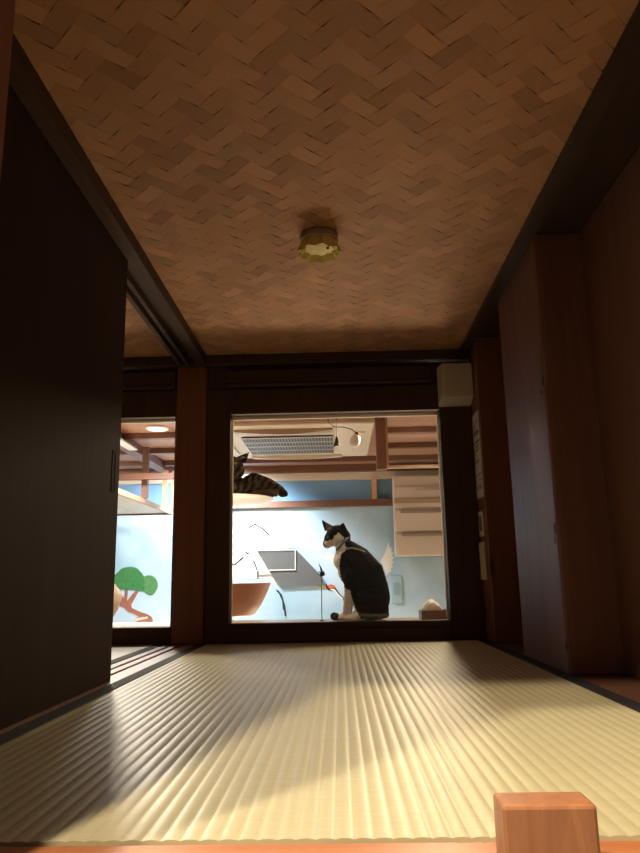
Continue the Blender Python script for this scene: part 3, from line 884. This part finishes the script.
# eye, collar
for d in (-7.4, 7.4):
    b = bmesh.new()
    bmesh.ops.create_uvsphere(b, u_segments=14, v_segments=10, radius=1.7 * K, matrix=Matrix.Translation(P(329.8, 537.9, d * .86)))
    obj('eye', b, plain('amber_eye', (.10, .075, .02), .15), cat, smooth=True)
b = bmesh.new()
c0 = Vector(P(343.8, 543.5, 0)); ax = Vector((-.62, 0, .55)).normalized()      # neck direction
uu = ax.cross(Vector((0, 1, 0))).normalized(); vv = Vector((0, 1, 0))
ring = []
for i in range(40):
    a = 2 * PI * i / 40
    rad = (uu * math.cos(a) * 9.6 + vv * math.sin(a) * 10.0) * K
    ring.append([c0 + rad * s + ax * o_ for s, o_ in ((1.0, -.0045), (1.06, -.0045), (1.06, .0045), (1.0, .0045))])
vs = [[b.verts.new(p) for p in r] for r in ring]
for i in range(40):
    A, B = vs[i], vs[(i + 1) % 40]
    for j in range(4): b.faces.new((A[j], A[(j + 1) % 4], B[(j + 1) % 4], B[j]))
col = obj('collar', b, M_COLLAR, cat, smooth=True, sharp=40)
b = bmesh.new()
bmesh.ops.create_uvsphere(b, u_segments=14, v_segments=10, radius=1.1 * K, matrix=Matrix.Translation(P(345.0, 541.0, -10.4)))
obj('buckle', b, plain('steel', (.25, .25, .26), .4, metal=1), col, smooth=True)

# --- tabby lying on the white dish, fore leg hanging over to the right
K2 = .00425
TZ = .5490
def P(u, h, d=0): return (TX + (u - 222) * K2, TY + d * K2, TZ + (497.5 - h) * K2)
K_, K = K, K2
bm = bmesh.new()
E(205, 483, 6, 22, 15, 13)                      # trunk
E(222, 484, 2, 18, 14, 13)
E(247, 486, -2, 11, 9, 10.5, .25)                  # shoulder
C((250, 482, -4), (263, 486, -7), 8.2, 7.0)     # fore leg
C((263, 486, -7), (276, 492.5, -8), 7.0, 5.2)
C((252, 492, 5), (268, 495, 3), 5, 3.4)
E(279, 495.5, -8, 5.2, 4.6, 4.2)
for q in (-2.4, 0, 2.4): E(282.0, 496.5, -8 + q, 2.4, 1.6, 2.8)
C((246, 493.5, -6), (272, 496.5, -5.5), 3.6, 2.6)
C((226, 480, -2), (228, 472, -4), 11, 10)       # neck
E(236, 489, -5, 15, 11, 8.2)
E(228, 468, -6, 12, 11, 11)                     # head
E(224, 472, -14, 6.5, 6, 5.2)                     # muzzle
E(234, 473, -9, 7.5, 7, 7)                        # cheek
ear(bm, P(237, 461, -3), P(245.2, 452.5, -3), 5.2 * K, .0032, (.75, .1, -.7))
ear(bm, P(219, 461, -3), P(213, 452.5, -3), 5.2 * K, .0032, (.75, .1, .7))
def tabby(co):
    u = 222 + (co.x - TX) / K2; h = 497.5 - (co.z - TZ) / K2; d = (co.y - TY) / K2
    s = math.sin(u * .95 + h * .35 + 1.5 * math.sin(h * .31 + d * .2)) + .5 * math.sin(h * 1.3 + u * .4)
    if u > 255: s = math.sin(u * .8 + .6 * math.sin(h) + h * .5) * .7 + .05
    k = min(1, max(0, .5 + .8 * s))
    a = (.018, .013, .009); b = (.075, .056, .037)
    c = tuple(p + (q - p) * k for p, q in zip(a, b))
    if u > 277.5 and h > 489: c = (.03, .024, .02)                      # dark toes
    if 250 < u < 276 and h > 492 and d < 2: c = (.11, .08, .055)          # paler under leg
    if d < -16 and h > 471: c = (.13, .10, .07)
    return c
tab = thing('cat', (TX, TY, TZ), 'dark tabby cat lying on the white dish, partly hidden by the window frame', 'cat')
fuse('body', bm, .0032, M_FUR, tabby, tab, 3)
for u in (223, 233):
    b = bmesh.new()
    bmesh.ops.create_uvsphere(b, u_segments=14, v_segments=10, radius=1.7 * K2, matrix=Matrix.Translation(P(u, 466, -16.2 if u < 228 else -15.6)))
    obj('eye', b, plain('green_eye', (.16, .17, .04), .15), tab, smooth=True)

# ==================================================================== LIGHT
def spot(name, loc, target, power, col, size=130, rad=.03, blend=.5):
    l = bpy.data.lights.new(name, 'SPOT'); l.energy = power; l.color = col
    l.spot_size = math.radians(size); l.spot_blend = blend; l.shadow_soft_size = rad
    o = bpy.data.objects.new(name, l); COL.objects.link(o); o.location = loc
    o.rotation_euler = (Vector(target) - Vector(loc)).to_track_quat('-Z', 'Y').to_euler()
    return o
WARM = (1.0, .83, .59)
# downlights of the room the photographer stands in, up and behind to the left
spot('hall_light_near', (-.52, -.45, 1.95), (0, .8, 0), 250, WARM, 90, .05)
spot('hall_light_side', (-.98, -.40, 2.25), (0, .8, 0), 280, WARM, 90, .045)
# downlights of the cat room
COOL = (1.0, .97, .93)
spot('cat_room_light_left', (-.935, 3.57, .97), (-.935, 3.57, 0), 75, (1, .95, .88), 150, .06)
spot('cat_room_light_wall', (-.74, 4.50, .93), (-.85, 4.9, .2), 105, (.88, .94, 1.0), 140, .06)
spot('cat_room_light_right', (.46, 3.22, .93), (.30, 2.2, 0), 66, (1, .80, .56), 140, .05)
spot('cat_room_light_mid', (-1.02, 3.10, .93), (-.95, 2.2, 0), 75, (1, .86, .68), 140, .05)
spot('cat_room_light_far_left', (-2.2, 3.6, .93), (-2.0, 4.2, 0), 90, COOL, 150, .08)

for n_, (x_, y_) in enumerate(((.80, 3.55), (.85, 4.35), (-.86, 3.08), (-1.9, 3.5))):  # unseen spots added to brighten the cat room floor and its upward bounce
    spot('added_floor_fill', (x_, y_, .955), (x_, y_, -1), 125, (1, .88, .72), 68, .05, .4)
# unseen fill spots added low in the cat room to brighten the cubby ceilings
spot('added_uplight', (.35, 4.3, -.72), (.05, 1.75, .98), 105, (1, .74, .46), 42, .28, .8)
spot('added_uplight', (-.62, 4.4, -.72), (-.85, 1.85, .98), 130, (1, .74, .46), 36, .28, .8)
W = bpy.data.worlds.new('hall'); S.world = W; W.use_nodes = True
bg = W.node_tree.nodes['Background']; bg.inputs[0].default_value = (1.0, .72, .48, 1); bg.inputs[1].default_value = .085

# =================================================================== CAMERA
cam = bpy.data.cameras.new('camera'); co = bpy.data.objects.new('camera', cam); COL.objects.link(co)
a = (0.99945762, 0.02749682, -0.01812143); b = (0.02349337, -0.20974836, 0.97747311); c = (-0.02307647, 0.97736869, 0.21028059)
co.matrix_world = Matrix(((a[0], b[0], -c[0], 0), (a[1], b[1], -c[1], 0), (a[2], b[2], -c[2], .2016726), (0, 0, 0, 1)))
cam.sensor_fit = 'VERTICAL'; cam.sensor_height = 24; cam.lens = 708.80676 / 853 * 24
cam.clip_start = .02
S.camera = co
S.view_settings.view_transform = 'Standard'; S.view_settings.look = 'None'
S.view_settings.gamma = 1; S.view_settings.use_curve_mapping = False
S.view_settings.exposure = 0.0
